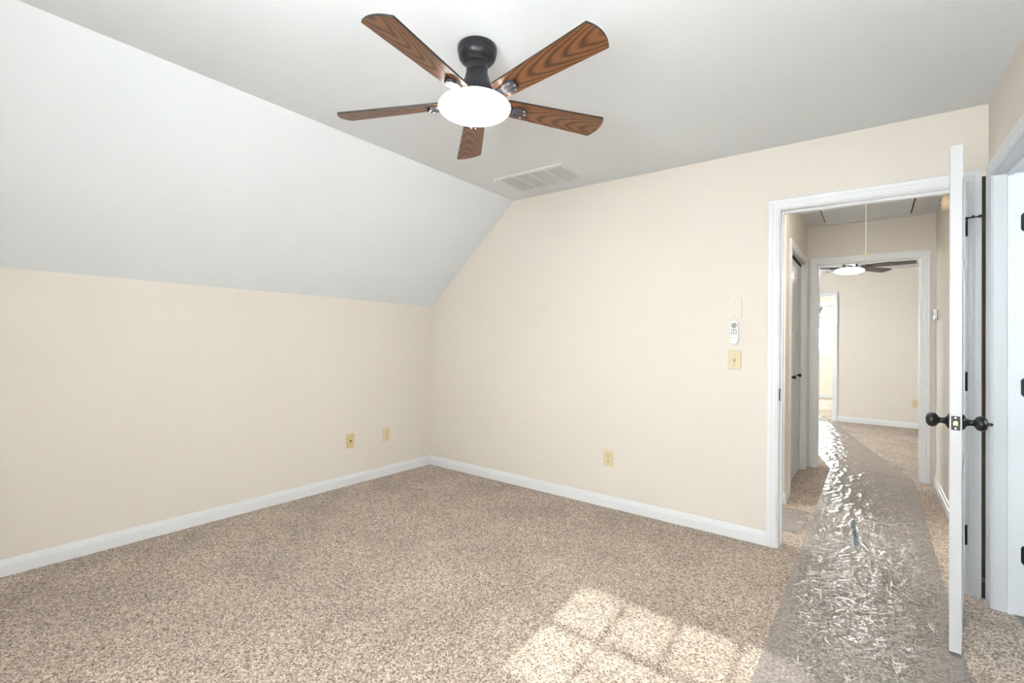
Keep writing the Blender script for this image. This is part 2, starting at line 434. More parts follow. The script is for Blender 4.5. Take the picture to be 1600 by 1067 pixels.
m = MB()
casing(m, lambda u, v, t: (u, -t, v), D_L-0.005, D_R+0.005, D_H+0.005)
jamb(m, lambda u, v, t: (u, t, v), D_L, D_R, D_H, WT, (0.045, 0.08))
casing(m, lambda u, v, t: (u, WT+t, v), D_L-0.005, D_R+0.005, D_H+0.005)
fr1 = S(m.build('trim_1', M['trim']), 'white ridged casing and jamb around the bedroom doorway to the hall', 'door frame')
m = MB(); m.prism([(-0.012, 0.893), (-0.012, 0.953), (-0.008, 0.960), (0.018, 0.960), (0.020, 0.955), (0.020, 0.891), (0.018, 0.886), (-0.008, 0.886)],
                  lambda u, v, t: (D_L+t, u+0.006, v), -0.001, 0.0025)
tag(m.build('strike_plate', M['black'], fr1), 'black strike plate')

# right doorway frame
m = MB()
casing(m, lambda u, v, t: RWP(u, v, -t), JU-0.004, JE+0.004, D_H+0.004, 1.0)
# the casing's outer back band fills out to the corner
jamb(m, RWP, JU, JE, D_H, WT+0.01, (0.045, 0.062))
fr2 = S(m.build('trim_2', M['trim']), 'white casing and jamb of the doorway in the right wall, with black hinges', 'door frame')
for z in (1.812, 1.047, 0.279):
    h = MB(); zz = 0.044
    poly = []
    R = 0.016
    for cx, cz, a0 in ((0.092+R, z+zz-R, PI), (0.122, z+zz, None), (0.122, z-zz, None), (0.092+R, z-zz+R, PI)):
        pass
    for k in range(7): a = PI/2+k/6*PI/2; poly.append((0.090+R+R*math.cos(a), z+zz-R+R*math.sin(a)))
    for k in range(7): a = PI+k/6*PI/2; poly.append((0.090+R+R*math.cos(a), z-zz+R+R*math.sin(a)))
    poly += [(WT+0.010, z-zz), (WT+0.010, z+zz)]
    h.prism(poly, lambda u, v, t: RWP(JU+t, v, u), 0.0, 0.0022)
    p = h.build('hinge_leaf', M['black'], fr2)
    sm = MB()
    for dz in (-0.028, 0.0, 0.028):
        c = RWP(JU+0.0022, z+dz, 0.104 if dz else 0.112)
        sm.T = Matrix.Translation(c) @ Matrix.Rotation(PI/2, 4, 'X'); sm.lathe([(0.0, 0.0006), (0.004, 0.0004), (0.0045, 0.0)], 12)
    sm.build('screw', M['bracket'], p)
    kb = MB(); c = RWP(JU-0.002, z, WT+0.018); kb.tube([(c[0], c[1], z-zz-0.004), (c[0], c[1], z+zz+0.004)], 0.0065, 12)
    kb.build('hinge_knuckle', M['black'], p)
# door leaf swung into the tiled room, flat along its far wall
o0 = RWP(JU-0.004, 0, WT+0.026)
m = MB(); m.box((o0[0], o0[1]-0.002, 0.012), (o0[0]+0.71, o0[1]+0.033, 2.04))
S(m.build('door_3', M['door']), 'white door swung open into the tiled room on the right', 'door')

# hall end doorway
m = MB()
casing(m, lambda u, v, t: (u, Y2-t, v), E_L-0.005, E_R+0.005, D_H+0.005)
jamb(m, lambda u, v, t: (u, Y2+t, v), E_L, E_R, D_H, WT, (0.045, 0.08))
casing(m, lambda u, v, t: (u, Y2+WT+t, v), E_L-0.005, E_R+0.005, D_H+0.005)
S(m.build('trim_3', M['trim']), 'white casing around the doorway at the end of the hall', 'door frame')
# far opening in the end room
O_L, O_R = 2.12, 2.948
m = MB()
casing(m, lambda u, v, t: (u, Y3-t, v), O_L-0.005, O_R+0.005, D_H+0.005)
jamb(m, lambda u, v, t: (u, Y3+t, v), O_L, O_R, D_H, WT)
S(m.build('trim_4', M['trim']), 'white casing of the farthest doorway, in front of the bright window', 'door frame')

BP = [(0.0, 0.0), (0.014, 0.0), (0.014, 0.054), (0.0115, 0.0565), (0.0105, 0.062), (0.0075, 0.074), (0.0045, 0.083), (0.002, 0.0855), (0.0, 0.0855)]
def base(name, pts, nrm, label):
    """baseboard along a polyline on the floor; pts at the wall face, nrm: one room-side normal per point (mitred)"""
    m = MB()
    m.sweep(BP, lambda t, z: [(p[0]+n[0]*t, p[1]+n[1]*t, z) for p, n in zip(pts, nrm)])
    return S(m.build(name, M['trim']), label, 'baseboard')
base('baseboard_left', [(0, YB), (0, 0)], [(1, 0), (1, -1)], 'white baseboard along the knee wall on the left')
base('baseboard_far', [(0, 0), (D_L-0.065, 0)], [(1, -1), (0, -1)], 'white baseboard along the far wall up to the door casing')
base('baseboard_back', [(0, YB), (3.95, YB)], [(0, 1), (0, 1)], 'white baseboard along the back wall')
a = RWP(JE+0.064, 0, 0); b = RWP(3.9, 0, 0)
base('baseboard_right', [a[:2], b[:2]], [(-1, 0), (-1, 0)], 'white baseboard along the right wall past the doorway')
base('baseboard_hall_right', [(HX1, WT+0.02), (HX1, Y2)], [(-1, 0), (-1, 0)], 'white baseboard along the right side of the hall')

# ------------------------------------------------------------------ hall
YC0 = 0.955     # outside corner where the hall's left wall starts
C_L, C_R = 1.215, 2.225   # closet opening along y
m = MB(); m.box((HX1, WT, 0), (HX1+0.12, Y2, H+0.05))
S(m.build('wall_hall_right', M['wall']), 'cream right wall of the hall, with thermostat and smoke alarm', 'wall')
YZp = [(YC0, 0), (C_L-0.02, 0), (C_L-0.02, 2.05), (C_R+0.02, 2.05), (C_R+0.02, 0), (Y2, 0), (Y2, H+0.05), (YC0, H+0.05)]
S(MB().prism(YZp, lambda u, v, t: (HX0-t, u, v), 0.0, WT).build('wall_hall_left', M['wall']), 'cream left wall of the hall with the folding closet doors', 'wall')
m = MB(); m.box((1.9, YC0, 0), (HX0-WT, YC0+0.1, H+0.05)); m.box((1.7, WT, 0), (1.9, 0.16, H+0.05)); m.box((1.7, 0.91, 0), (1.9, YC0+0.1, H+0.05)); m.box((1.7, 0.16, 0), (1.9, 0.91, 0.9)); m.box((1.7, 0.16, 2.07), (1.9, 0.91, H+0.05)); m.box((2.0, YC0+0.1, 0), (2.1, Y2, H+0.05))
S(m.build('wall_side_hall', M['wall']), 'cream wall of the side passage turning left just past the bedroom door', 'wall')
window('added_window_4', lambda u, t, z: (1.9-t, u, z), 0.16, 0.91, 0.9, 2.07, 'unseen white sash window added at the end of the side passage to light the hall', cols=3)  # unseen window put in to lighten the hall
base('baseboard_hall_left', [(1.9, YC0), (HX0, YC0), (HX0, C_L-0.065)], [(0, -1), (1, -1), (1, 0)], 'white baseboard wrapping the outside corner at the left of the hall')
base('baseboard_hall_left.001', [(HX0, C_R+0.065), (HX0, Y2-0.02)], [(1, 0), (1, 0)], 'short white baseboard between closet casing and hall end door')
m = MB()
casing(m, lambda u, v, t: (HX0+t, u, v), C_L-0.004, C_R+0.004, 2.034)
jamb(m, lambda u, v, t: (HX0-t, u, v), C_L, C_R, 2.03, WT)
S(m.build('trim_5', M['trim']), 'white casing around the folding closet doors in the hall', 'door frame')
m = MB(); m.box((HX0-0.06, C_L, 2.005), (HX0-0.03, C_R, 2.03))
S(m.build('trim_6', M['dark']), 'dark track gap above the folding closet doors', 'track')
for i in range(2):
    half = (C_R-C_L)/2; root = None
    for j in range(2):
        y0 = C_L+0.003+i*half+j*half/2; y1 = y0+half/2-0.004
        m = MB(); m.box((HX0-0.062, y0, 0.02), (HX0-0.030, y1, 1.998), 0.003)
        for (za, zb) in ((0.15, 0.75), (0.87, 1.35), (1.45, 1.88)):      # raised panels
            m.box((HX0-0.030, y0+0.05, za), (HX0-0.026, y1-0.05, zb), 0.0035, 1)
        if root is None:
            root = empty('door_%d' % (4+i), (HX0-0.046, y0, 0.02))
            S(root, ['white panelled folding closet leaf pair nearer the bedroom', 'white panelled folding closet leaf pair nearer the hall end'][i], 'closet door')
        o = m.build('leaf', M['door']); o.parent = root; o.matrix_parent_inverse = Matrix.Translation(root.location).inverted()
    yk = (1.20, 1.52)[i]
    yk = (C_L+half/2+0.06, C_L+half*1.5-0.06)[i]
    m = MB(); m.T = Matrix.Translation((HX0-0.030, yk, 0.945)) @ Matrix.Rotation(PI/2, 4, 'Y')
    m.lathe([(0.008, 0.0), (0.008, 0.012), (0.011, 0.018), (0.017, 0.026), (0.018, 0.033), (0.012, 0.038), (0.0, 0.040)], 24)
    o = m.build('knob', M['black'], smooth=50); o.parent = root; o.matrix_parent_inverse = Matrix.Translation(root.location).inverted()
    o['label'] = 'small black round closet knob'

# hall end wall / end room
pe = [(0.5, 0), (E_L-0.02, 0), (E_L-0.02, D_H+0.02), (E_R+0.02, D_H+0.02), (E_R+0.02, 0), (6.1, 0), (6.1, H), (0.5, H)]
S(MB().prism(pe, XZ, Y2, Y2+WT).build('wall_hall_end', M['wall']), 'cream wall around the doorway at the end of the hall', 'wall')
pe = [(0.5, 0), (O_L-0.02, 0), (O_L-0.02, D_H+0.02), (O_R+0.02, D_H+0.02), (O_R+0.02, 0), (6.1, 0), (6.1, H), (0.5, H)]
S(MB().prism(pe, XZ, Y3, Y3+WT).build('wall_end_room', M['wall']), 'cream far wall of the room beyond the hall', 'wall')
W3 = (3.4, 4.9, 0.86, 2.07)
m = MB(); m.box((0.3, Y2, 0), (0.5, W3[0], H)); m.box((0.3, W3[1], 0), (0.5, Y3+WT, H)); m.box((0.3, W3[0], 0), (0.5, W3[1], W3[2])); m.box((0.3, W3[0], W3[3]), (0.5, W3[1], H)); S(m.build('wall_end_left', M['wall']), 'cream left wall of the far room, out of sight', 'wall')
m = MB(); m.box((6.1, Y2, 0), (6.2, Y3+WT, H)); S(m.build('wall_end_right', M['wall']), 'cream right wall of the far room, out of sight', 'wall')
window('added_window_3', lambda u, t, z: (0.5-t, u, z), *W3, 'unseen white sash window added on the left wall of the far room for light', cols=8)  # unseen, added to brighten the room past the hall
base('baseboard_end', [(O_R+0.065, Y3), (6.1, Y3)], [(0, -1), (0, -1)], 'white baseboard on the far wall of the room beyond the hall')
Y4 = 10.12
W2 = (2.36, 2.88, 1.09, 2.20)
W8 = (1.20, 2.22, 0.22, 2.2)
m = MB(); m.box((0.7, Y4, 0), (W8[0], Y4+0.2, H)); m.box((W8[1], Y4, 0), (W2[0], Y4+0.2, H)); m.box((W8[0], Y4, 0), (W8[1], Y4+0.2, W8[2])); m.box((W8[0], Y4, W8[3]), (W8[1], Y4+0.2, H)); m.box((W2[0], Y4, 0), (W2[1], Y4+0.2, W2[2])); m.box((W2[0], Y4, W2[3]), (W2[1], Y4+0.2, H)); m.box((W2[1], Y4, 0), (3.6, Y4+0.2, H))
S(m.build('wall_window', M['wall']), 'cream wall with the farthest window, seen through both doorways', 'wall')
W7 = (7.6, 8.9, 0.9, 2.07)
m = MB(); m.box((0.5, Y3+WT, 0), (0.7, W7[0], H)); m.box((0.5, W7[1], 0), (0.7, Y4+0.2, H)); m.box((0.5, W7[0], 0), (0.7, W7[1], W7[2])); m.box((0.5, W7[0], W7[3]), (0.7, W7[1], H)); m.box((3.6, Y3+WT, 0), (3.7, Y4+0.2, H))
S(m.build('wall_alcove', M['wall']), 'cream side walls of the farthest room', 'wall')
window('window_2', lambda u, t, z: (u, Y4+t, z), *W2, 'small bright sash window at the very end, seen through the farthest doorway', cols=2, glass='glass_tint', bar=0.016)
window('added_window_7', lambda u, t, z: (0.7-t, u, z), *W7, 'unseen white sash window added on the left of the farthest room for light')  # unseen window added so the farthest room is not dark
base('baseboard_alcove', [(0.7, Y4), (3.6, Y4)], [(0, -1), (0, -1)], 'white baseboard under the farthest window')
window('added_window_8', lambda u, t, z: (u, Y4+t, z), *W8, 'tall unseen white sash window added left of the farthest window for glare on the film')  # added unseen window, a bright source for glare on the film
# tiled room behind the right doorway
m = MB(); m.box((4.06, -0.03, 0), (6.1, 0.09, H)); m.box((6.0, -1.6, 0), (6.2, -1.2, H)); m.box((6.0, -0.35, 0), (6.2, -0.03, H)); m.box((6.0, -1.2, 0), (6.2, -0.35, 1.2)); m.box((6.0, -1.2, 2.0), (6.2, -0.35, H)); m.box((4.085, -1.7, 0), (6.1, -1.6, H))
S(m.build('wall_bath', M['ceiling']), 'white walls of the tiled room on the right', 'wall')
window('added_window_6', lambda u, t, z: (6.0+t, u, z), -1.2, -0.35, 1.2, 2.0, 'unseen white sash window added in the tiled room to light the jamb', cols=2)  # unseen window added to light the right door jamb
m = MB(); m.box((4.4, -1.7, H), (6.2, 0.09, H+0.16)); S(m.build('ceiling.003', M['ceiling']), 'white ceiling of the tiled room on the right', 'ceiling')
# outside ground and bare trees seen through the far window
m = MB(); m.box((-40, 12, -3.2), (45, 70, -3.0)); S(m.build('ground_outside', M['grass']), 'lawn far below the farthest window', 'ground')

# ------------------------------------------------------------------ open bedroom door
A = Vector((3.729, -0.692)); Hn = Vector((3.848, -0.018))
dirv = Vector((0.1188, 0.9929)).normalized()
ang = math.atan2(dirv.y, dirv.x)
root = empty('door_1', (A.x, A.y, 0.014), ang)       # local x: free edge -> hinge, local y: towards the hall side (left)
S(root, 'white door standing open edge-on, with black knobs', 'door')
LW = 0.672; TH = 0.037; DH = 2.029
def dpart(m, name, mt, par=None, smooth=0):
    o = m.build(name, mt, par or root, smooth=smooth); return o
m = MB(); m.box((0, -TH, 0), (LW, 0, DH), 0.002)
for (x0, x1) in ((0.10, 0.315), (0.357, 0.572)):           # moulded panels on both faces
    for (z0, z1) in ((0.16, 0.70), (0.90, 1.50), (1.60, 1.92)):
        for ys in (0.0, -TH):
            s = 0.004 if ys == 0 else -0.004
            m.box((x0, ys-0.0005*(1 if ys == 0 else -1), z0), (x1, ys+s, z1), 0.003, 1)
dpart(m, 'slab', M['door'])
KX, KZ = 0.062, 0.923-0.014
latch = MB(); latch.box((-0.0015, -TH/2-0.0135, KZ-0.028), (0.001, -TH/2+0.0135, KZ+0.028))
latch = dpart(latch, 'latch_plate', M['black'])
b = MB(); b.prism([(-0.007, -0.008), (0.007, -0.008), (0.007, 0.004), (0.002, 0.009), (-0.004, 0.009), (-0.007, 0.006)],
                  lambda u, v, t: (-t, -TH/2+u, KZ+v), 0.0, 0.009); dpart(b, 'latch_bolt', M['brass'], latch)
b = MB()
for dz in (-0.021, 0.021):
    b.T = Matrix.Translation((-0.0015, -TH/2, KZ+dz)) @ Matrix.Rotation(-PI/2, 4, 'Y'); b.lathe([(0.0035, 0.0), (0.003, 0.0008), (0.0, 0.001)], 12)
dpart(b, 'screw', M['steel'], latch)
KP = [(0.031, 0.0), (0.031, 0.004), (0.027, 0.008), (0.016, 0.013), (0.0125, 0.020), (0.0115, 0.028), (0.013, 0.034), (0.020, 0.038),
      (0.0265, 0.044), (0.0295, 0.052), (0.0295, 0.060), (0.0255, 0.068), (0.018, 0.0735), (0.011, 0.0755), (0.0, 0.0765)]
for side in (1, -1):
    k = MB(); k.T = Matrix.Translation((KX, 0 if side == 1 else -TH, KZ)) @ Matrix.Rotation(-PI/2*side, 4, 'X')
    k.lathe(KP, 40)
    kn = dpart(k, 'door_knob', M['black'], smooth=50)
    if side == -1:
        k = MB(); k.T = Matrix.Translation((KX, -TH-0.076, KZ)) @ Matrix.Rotation(PI/2, 4, 'X')
        k.lathe([(0.006, 0.0), (0.006, 0.010), (0.004, 0.013), (0.0, 0.0135)], 16); dpart(k, 'lock_button', M['black'], kn, smooth=50)
for i, z in enumerate((1.827-0.014, 1.055-0.014, 0.295-0.014)):
    h = MB(); hz = 0.044
    h.box((LW-0.001, -TH+0.004, z-hz), (LW+0.0018, -0.006, z+hz))
    h.tube([(LW+0.004, -TH-0.006, z-hz), (LW+0.004, -TH-0.006, z+hz)], 0.0065, 14)
    h.box((LW-0.030, -TH-0.0022, z-hz), (LW+0.002, -TH, z+hz)) if 0 else None
    hg = dpart(h, 'hinge', M['black'])
    pn = MB(); pn.T = Matrix.Translation((LW+0.004, -TH-0.006, z)); pn.lathe([(0.004, hz), (0.0075, hz+0.001), (0.0075, hz+0.005), (0.004, hz+0.008), (0.0, hz+0.009)], 14)
    dpart(pn, 'hinge_pin', M['black'], hg, smooth=50)
    if i == 0:    # hinge-pin door stop: ring, short boss, threaded arm and bumper pad pointing along the wall
        zz = z+hz+0.004; st = MB()
        ca, sa = math.cos(ang), math.sin(ang)
        q = lambda dx, dy, dz=0: (LW+0.004+(dx*ca+dy*sa), -TH-0.006+(-dx*sa+dy*ca), zz+dz)
        st.tube([q(0, 0, -0.003), q(0, 0, 0.003)], 0.010, 14)
        st.tube([q(0, 0), q(0.055, -0.004, 0.0015)], 0.0032, 10)
        st.tube([q(0.020, -0.0015, 0.004), q(0.030, -0.002, 0.004)], 0.0055, 10)
        st.tube([q(0.043, -0.003, 0.002), q(0.047, -0.003, 0.002), q(0.060, -0.004, 0.004), q(0.064, -0.004, 0.004)], [0.006, 0.0075, 0.0075, 0.009], 12)
        sto = dpart(st, 'door_stop', M['black'], hg, smooth=40)
        sto['label'] = 'black hinge pin door stop arm with bumper'

# ------------------------------------------------------------------ ceiling fans
FZ = 2.212
def make_fan(loc, a0, R, tilt, gz, gr, gh, label, globe, wood, scale=1.0):
    """loc on the ceiling; a0 angle of first blade; R blade tip radius; gz globe centre below the ceiling"""
    fan = empty('ceiling_fan', (loc[0], loc[1], H)); tag(fan, label, 'ceiling fan', 'ceiling fans with lit globes')
    bo = Vector((-0.007, -0.005, 0))
    m = MB(); m.T = Matrix.Translation(bo)
    m.lathe([(0.0, 0.0), (0.079, 0.0), (0.081, -0.003), (0.081, -0.022), (0.078, -0.024)], 48, False, False)
    m.lathe([(0.0785, -0.024), (0.0790, -0.034), (0.076, -0.046), (0.068, -0.058), (0.055, -0.068), (0.046, -0.074), (0.0, -0.074)], 48, False, False)
    m.build('canopy', M['motor'], fan, smooth=35)
    m = MB()
    bz = loc[2]-H
    m.T = Matrix.Translation(bo)
    m.lathe([(0.0, -0.07), (0.0445, -0.070), (0.0445, -0.098), (0.0425, -0.100), (0.0425, -0.103), (0.045, -0.106), (0.048, -0.122), (0.055, -0.143),
             (0.064, -0.162), (0.072, -0.180), (0.078, bz+0.022), (0.078, bz+0.006), (0.06, bz+0.004), (0.0, bz+0.004)], 56, False, False)
    m.build('motor_housing', M['motor'], fan, smooth=35)
    # lit opal globe: a flattened bowl
    m = MB(); n = 20
    m.lathe([(0.0 if i in (0, n) else gr*math.sin(PI*i/n)**0.78, gh*math.cos(PI*i/n)) for i in range(n+1)], 64)
    g = m.build('light_globe', [globe, M['globe_top']], fan, smooth=80)
    for p in g.data.polygons:
        if p.center.z > -gh*0.05: p.material_index = 1       # the upper shell gives off little light
    g['label'] = 'lit white opal glass globe'
    g.location = (bo.x*1.8, bo.y*1.8, gz-H)
    for k in range(5):
        a = a0+k*2*PI/5
        er = Vector((math.cos(a), math.sin(a), 0)); et = Vector((-math.sin(a), math.cos(a), 0))
        er.z = tilt[0]*er.x+tilt[1]*er.y; et.z = tilt[0]*et.x+tilt[1]*et.y
        er.normalize(); et.normalize(); nn = er.cross(et)
        ca, sa = math.cos(math.radians(-12.5)), math.sin(math.radians(-12.5))
        ex, ey = er, et*ca+nn*sa; ez = ex.cross(ey)
        mt = Matrix((( ex.x, ey.x, ez.x, 0), (ex.y, ey.y, ez.y, 0), (ex.z, ey.z, ez.z, bz), (0, 0, 0, 1)))
        # blade outline in its own plane (x outwards, y across)
        xi, wi, wo = 0.118*scale, 0.046*scale, 0.0655*scale
        pts = [(xi+0.004, -wi+0.006), (xi, -wi*0.6), (xi, wi*0.6), (xi+0.004, wi-0.006), (xi+0.012, wi)]
        pts += [(R-0.004, wo), (R-0.001, wo-0.002)]
        for q in range(1, 12):
            t = 1-q/6; pts.append((R+0.017*(1-t*t), (wo-0.004)*t))
        pts += [(R-0.001, -wo+0.002), (R-0.004, -wo), (xi+0.012, -wi)]
        m = MB(); m.prism(pts, lambda u, v, t: (u, v, t), -0.004, 0.004)
        b = m.build('blade', [wood, M['edge']], fan)
        for p in b.data.polygons:
            if abs(p.normal.z) < 0.5: p.material_index = 1
        b.matrix_local = mt
        # bracket under the blade: arm from the hub and a slotted pad
        m = MB()
        m.prism([(0.060, -0.016), (0.165, -0.018), (0.165, 0.018), (0.060, 0.016)], lambda u, v, t: (u*scale, v*scale, t), -0.012, -0.0042, 0.002)
        pad = [(0.158, -0.018)]
        pad += [(0.172, -0.028), (0.202, -0.028), (0.217, -0.019), (0.222, 0.0), (0.217, 0.019), (0.202, 0.028), (0.172, 0.028), (0.158, 0.018)]
        m.prism(pad, lambda u, v, t: (u*scale, v*scale, t), -0.017, -0.0042, 0.002)
        br = m.build('blade_bracket', M['bracket'], b)
        m = MB()
        for sgn in (-1, 1):
            m.box((0.166*scale, sgn*0.010-0.0022, -0.0176), (0.206*scale, sgn*0.010+0.0022, -0.0169))
        m.build('slot', M['dark'], br)
        m = MB()
        for (px_, py_) in ((0.214, 0.0), (0.202, 0.020), (0.202, -0.020)):
            m.T = Matrix.Translation((px_*scale, py_*scale, -0.017)) @ Matrix.Rotation(PI, 4, 'X'); m.lathe([(0.0042, 0.0), (0.0036, 0.0018), (0.0, 0.0024)], 12)
        m.build('screw', M['steel'], br)
    return fan
make_fan((2.172, -1.818, FZ), -1.3972, 0.598, (0.033, 0.033), 2.188, 0.149, 0.040,
         'black five-blade ceiling fan with walnut blades on the bedroom ceiling', M['globe'], M['wood'])
f2 = make_fan((3.2555, 3.852, 2.186), -0.3022, 0.618, (0.0, 0.0), 2.147, 0.152, 0.038,
              'distant lit ceiling fan with dark blades seen through the hall end doorway', M['globe_end'], M['wood_dark'])

# ------------------------------------------------------------------ return-air vent in the ceiling
vx0, vx1, vy0, vy1 = 1.196, 1.796, -0.532, -0.166
vent = empty('air_vent', ((vx0+vx1)/2, (vy0+vy1)/2, H)); tag(vent, 'white louvred return air vent in the ceiling near the far wall', 'air vent')
vent.rotation_euler = (0, 0, 0)
def vp(m, name, mt, par=vent): 
    o = m.build(name, mt, par); 
    if par is vent: o.matrix_parent_inverse = Matrix.Translation(vent.location).inverted()
    return o
fwid = 0.035
m = MB(); m.box((vx0, vy0, H-0.012), (vx1, vy0+fwid, H), 0.003); m.box((vx0, vy1-fwid, H-0.012), (vx1, vy1, H), 0.003)
m.box((vx0, vy0+fwid, H-0.012), (vx0+fwid, vy1-fwid, H), 0.003); m.box((vx1-fwid, vy0+fwid, H-0.012), (vx1, vy1-fwid, H), 0.003)
for i in (1, 2, 3):
    xx = vx0+fwid+(vx1-vx0-2*fwid)*i/4; m.box((xx-0.006, vy0+fwid, H-0.0125), (xx+0.006, vy1-fwid, H-0.002))
frm = vp(m, 'frame', M['vent'])
m = MB()
ny = 30
for i in range(4):
    xa = vx0+fwid+(vx1-vx0-2*fwid)*i/4+0.006; xb = vx0+fwid+(vx1-vx0-2*fwid)*(i+1)/4-0.006
    for j in range(ny):
        yy = vy0+fwid+(vy1-vy0-2*fwid)*(j+0.5)/ny
        m.prism([(yy-0.004, H-0.003), (yy-0.003, H-0.003), (yy+0.0030, H-0.010), (yy+0.0020, H-0.010)], lambda u, v, t: (t, u, v), xa, xb)
vp(m, 'louvres', M['louvre'])
m = MB(); m.box((vx0+fwid-0.002, vy0+fwid-0.002, H-0.0015), (vx1-fwid+0.002, vy1-fwid+0.002, H-0.0003)); vp(m, 'backing', M['vent_dark'])
for (a, b) in ((vx0+0.13, vy0+0.017), (vx1-0.13, vy0+0.017), (vx0+0.13, vy1-0.017), (vx1-0.13, vy1-0.017)):
    m = MB(); m.T = Matrix.Translation((a, b, H-0.012)) @ Matrix.Rotation(PI, 4, 'X'); m.lathe([(0.005, 0.0), (0.0045, 0.002), (0.0, 0.003)], 14)
    vp(m, 'screw', M['screw'])

# ------------------------------------------------------------------ wall plates
def frame_far(x, z):  return Matrix(((1, 0, 0, x), (0, 0, -1, 0), (0, 1, 0, z), (0, 0, 0, 1)))          # local x right, y up, z into room (-Y)
def frame_left(y, z): return Matrix(((0, 0, 1, 0), (1, 0, 0, y), (0, 1, 0, z), (0, 0, 0, 1)))             # local x along +Y, y up, z into room (+X)
def plate_root(name, F, label, cat, group=None):
    o = empty(name, (0, 0, 0)); o.matrix_world = F; tag(o, label, cat, group); return o
def cyl(m, x, y, z0, r, h, seg=16):
    m.T = Matrix.Translation((x, y, z0)); m.lathe([(r, 0.0), (r, h*0.7), (r*0.85, h), (0.0, h)], seg); m.T = Matrix.Identity(4)
def rrect(w_, h_, r, n=6):
    P = []
    for cx, cy, a0 in ((w_/2-r, h_/2-r, 0), (-w_/2+r, h_/2-r, PI/2), (-w_/2+r, -h_/2+r, PI), (w_/2-r, -h_/2+r, 1.5*PI)):
        P += [(cx+r*math.cos(a0+PI/2*k/n), cy+r*math.sin(a0+PI/2*k/n)) for k in range(n+1)]
    return P
I3 = lambda u, v, t: (u, v, t)
def plate(o, w_, h_, mt):
    m = MB(); m.box((-w_/2, -h_/2, 0), (w_/2, h_/2, 0.0055), 0.002); return m.build('cover_plate', mt, o)
def outlet(name, F, label, mt, group='duplex wall outlets'):
    o = plate_root(name, F, label, 'wall outlet', group); pl = plate(o, 0.073, 0.116, mt)
    for sg in (1, -1):
        cy = sg*0.0195
        m = MB()
        P = [(x, y+cy) for x, y in rrect(0.034, 0.028, 0.010)]
        m.prism(P, I3, 0.0045, 0.008, 0.0008); rc = m.build('receptacle', mt, o)
        m = MB()
        m.box((-0.0079, cy-0.001, 0.0079), (-0.0053, cy+0.008, 0.0084)); m.box((0.0053, cy, 0.0079), (0.0077, cy+0.007, 0.0084))
        m.prism([(0.003*math.cos(a), cy-0.007+0.003*math.sin(a)) for a in [2*PI*k/12 for k in range(12)]], I3, 0.0079, 0.0084)
        m.build('slots', M['dark'], rc)
    m = MB(); cyl(m, 0, 0, 0.0055, 0.0032, 0.0012); m.build('screw', M['screw'], pl)
    return o
outlet('wall_outlet', frame_far(1.912, 0.361), 'almond duplex outlet low on the far wall left of the door', M['almond'])
outlet('wall_outlet', frame_left(-0.533, 0.365), 'almond duplex outlet on the left wall, nearer the corner', M['almond'])
Fe = frame_far(3.985, 0.374); Fe.translation.y = Y3
outlet('wall_outlet', Fe, 'almond outlet on the far wall of the room beyond the hall', M['almond'])
o = plate_root('cable_outlet', frame_left(-0.906, 0.365), 'tan cable jack plate on the left wall, farther from the corner', 'cable outlet')
pl = plate(o, 0.073, 0.116, M['almond_dark'])
m = MB(); cyl(m, 0, 0.0, 0.005, 0.0075, 0.004, 6); cyl(m, 0, 0.0, 0.008, 0.005, 0.009); m.build('connector', M['dark'], o)
for sg in (1, -1):
    m = MB(); cyl(m, 0, sg*0.042, 0.0055, 0.003, 0.001); m.build('screw', M['almond_dark'], pl)
o = plate_root('light_switch', frame_far(2.777, 1.127), 'almond toggle light switch under the white remote by the door', 'light switch')
pl = plate(o, 0.075, 0.118, M['almond'])
m = MB(); m.box((-0.006, -0.0125, 0.005), (0.006, 0.0125, 0.007), 0.0006); cl_ = m.build('collar', M['almond_dark'], o)
m = MB(); m.prism([(0.005, -0.009), (0.005, 0.005), (0.017, 0.011), (0.0185, 0.007), (0.014, -0.001)], lambda u, v, t: (t, v, u), -0.0042, 0.0042)
m.build('toggle', M['almond'], cl_)
m = MB(); m.box((-0.0052, -0.0118, 0.0069), (0.0052, -0.0085, 0.0073)); m.build('gap', M['dark'], cl_)
for sg in (1, -1):
    m = MB(); cyl(m, 0, sg*0.030, 0.0055, 0.0032, 0.001); m.build('screw', M['screw'], pl)
o = plate_root('blank_wall_plate', frame_far(2.776, 1.453), 'cream blank wall plate above the white fan remote', 'wall plate')
pl = plate(o, 0.083, 0.124, M['ivory'])
for sg in (1, -1):
    m = MB(); cyl(m, 0, sg*0.042, 0.0055, 0.0032, 0.001); m.build('screw', M['screw'], pl)
# remote in its cradle
o = plate_root('remote_control', frame_far(2.776, 1.299), 'white fan remote control hanging on the wall between two plates', 'remote control')
m = MB(); m.prism(rrect(0.046, 0.085, 0.016), lambda u, v, t: (u+0.003, v-0.020, t), 0.0, 0.010, 0.002); m.build('cradle', M['white_plastic'], o)
m = MB(); m.prism(rrect(0.047, 0.150, 0.0234, 10), I3, 0.008, 0.022, 0.003); bd = m.build('body', M['white_plastic'], o, smooth=40)
m = MB(); m.T = Matrix.Translation((0, 0.045, 0.0215)); m.lathe([(0.0165, 0.0), (0.0165, 0.0012), (0.0155, 0.0018), (0.0, 0.0018)], 36); m.T = Matrix.Identity(4)
dl = m.build('dial', M['grey_plastic'], o)
m = MB()
m.T = Matrix.Translation((0, 0.045, 0.0232))
for rr in (0.0105, 0.006):
    pr = [(rr, 0.0), (rr+0.0012, 0.0), (rr+0.0012, 0.0005), (rr, 0.0005), (rr, 0.0)]
    m.lathe(pr, 32, False, False)
m.build('ring', M['screw'], dl)
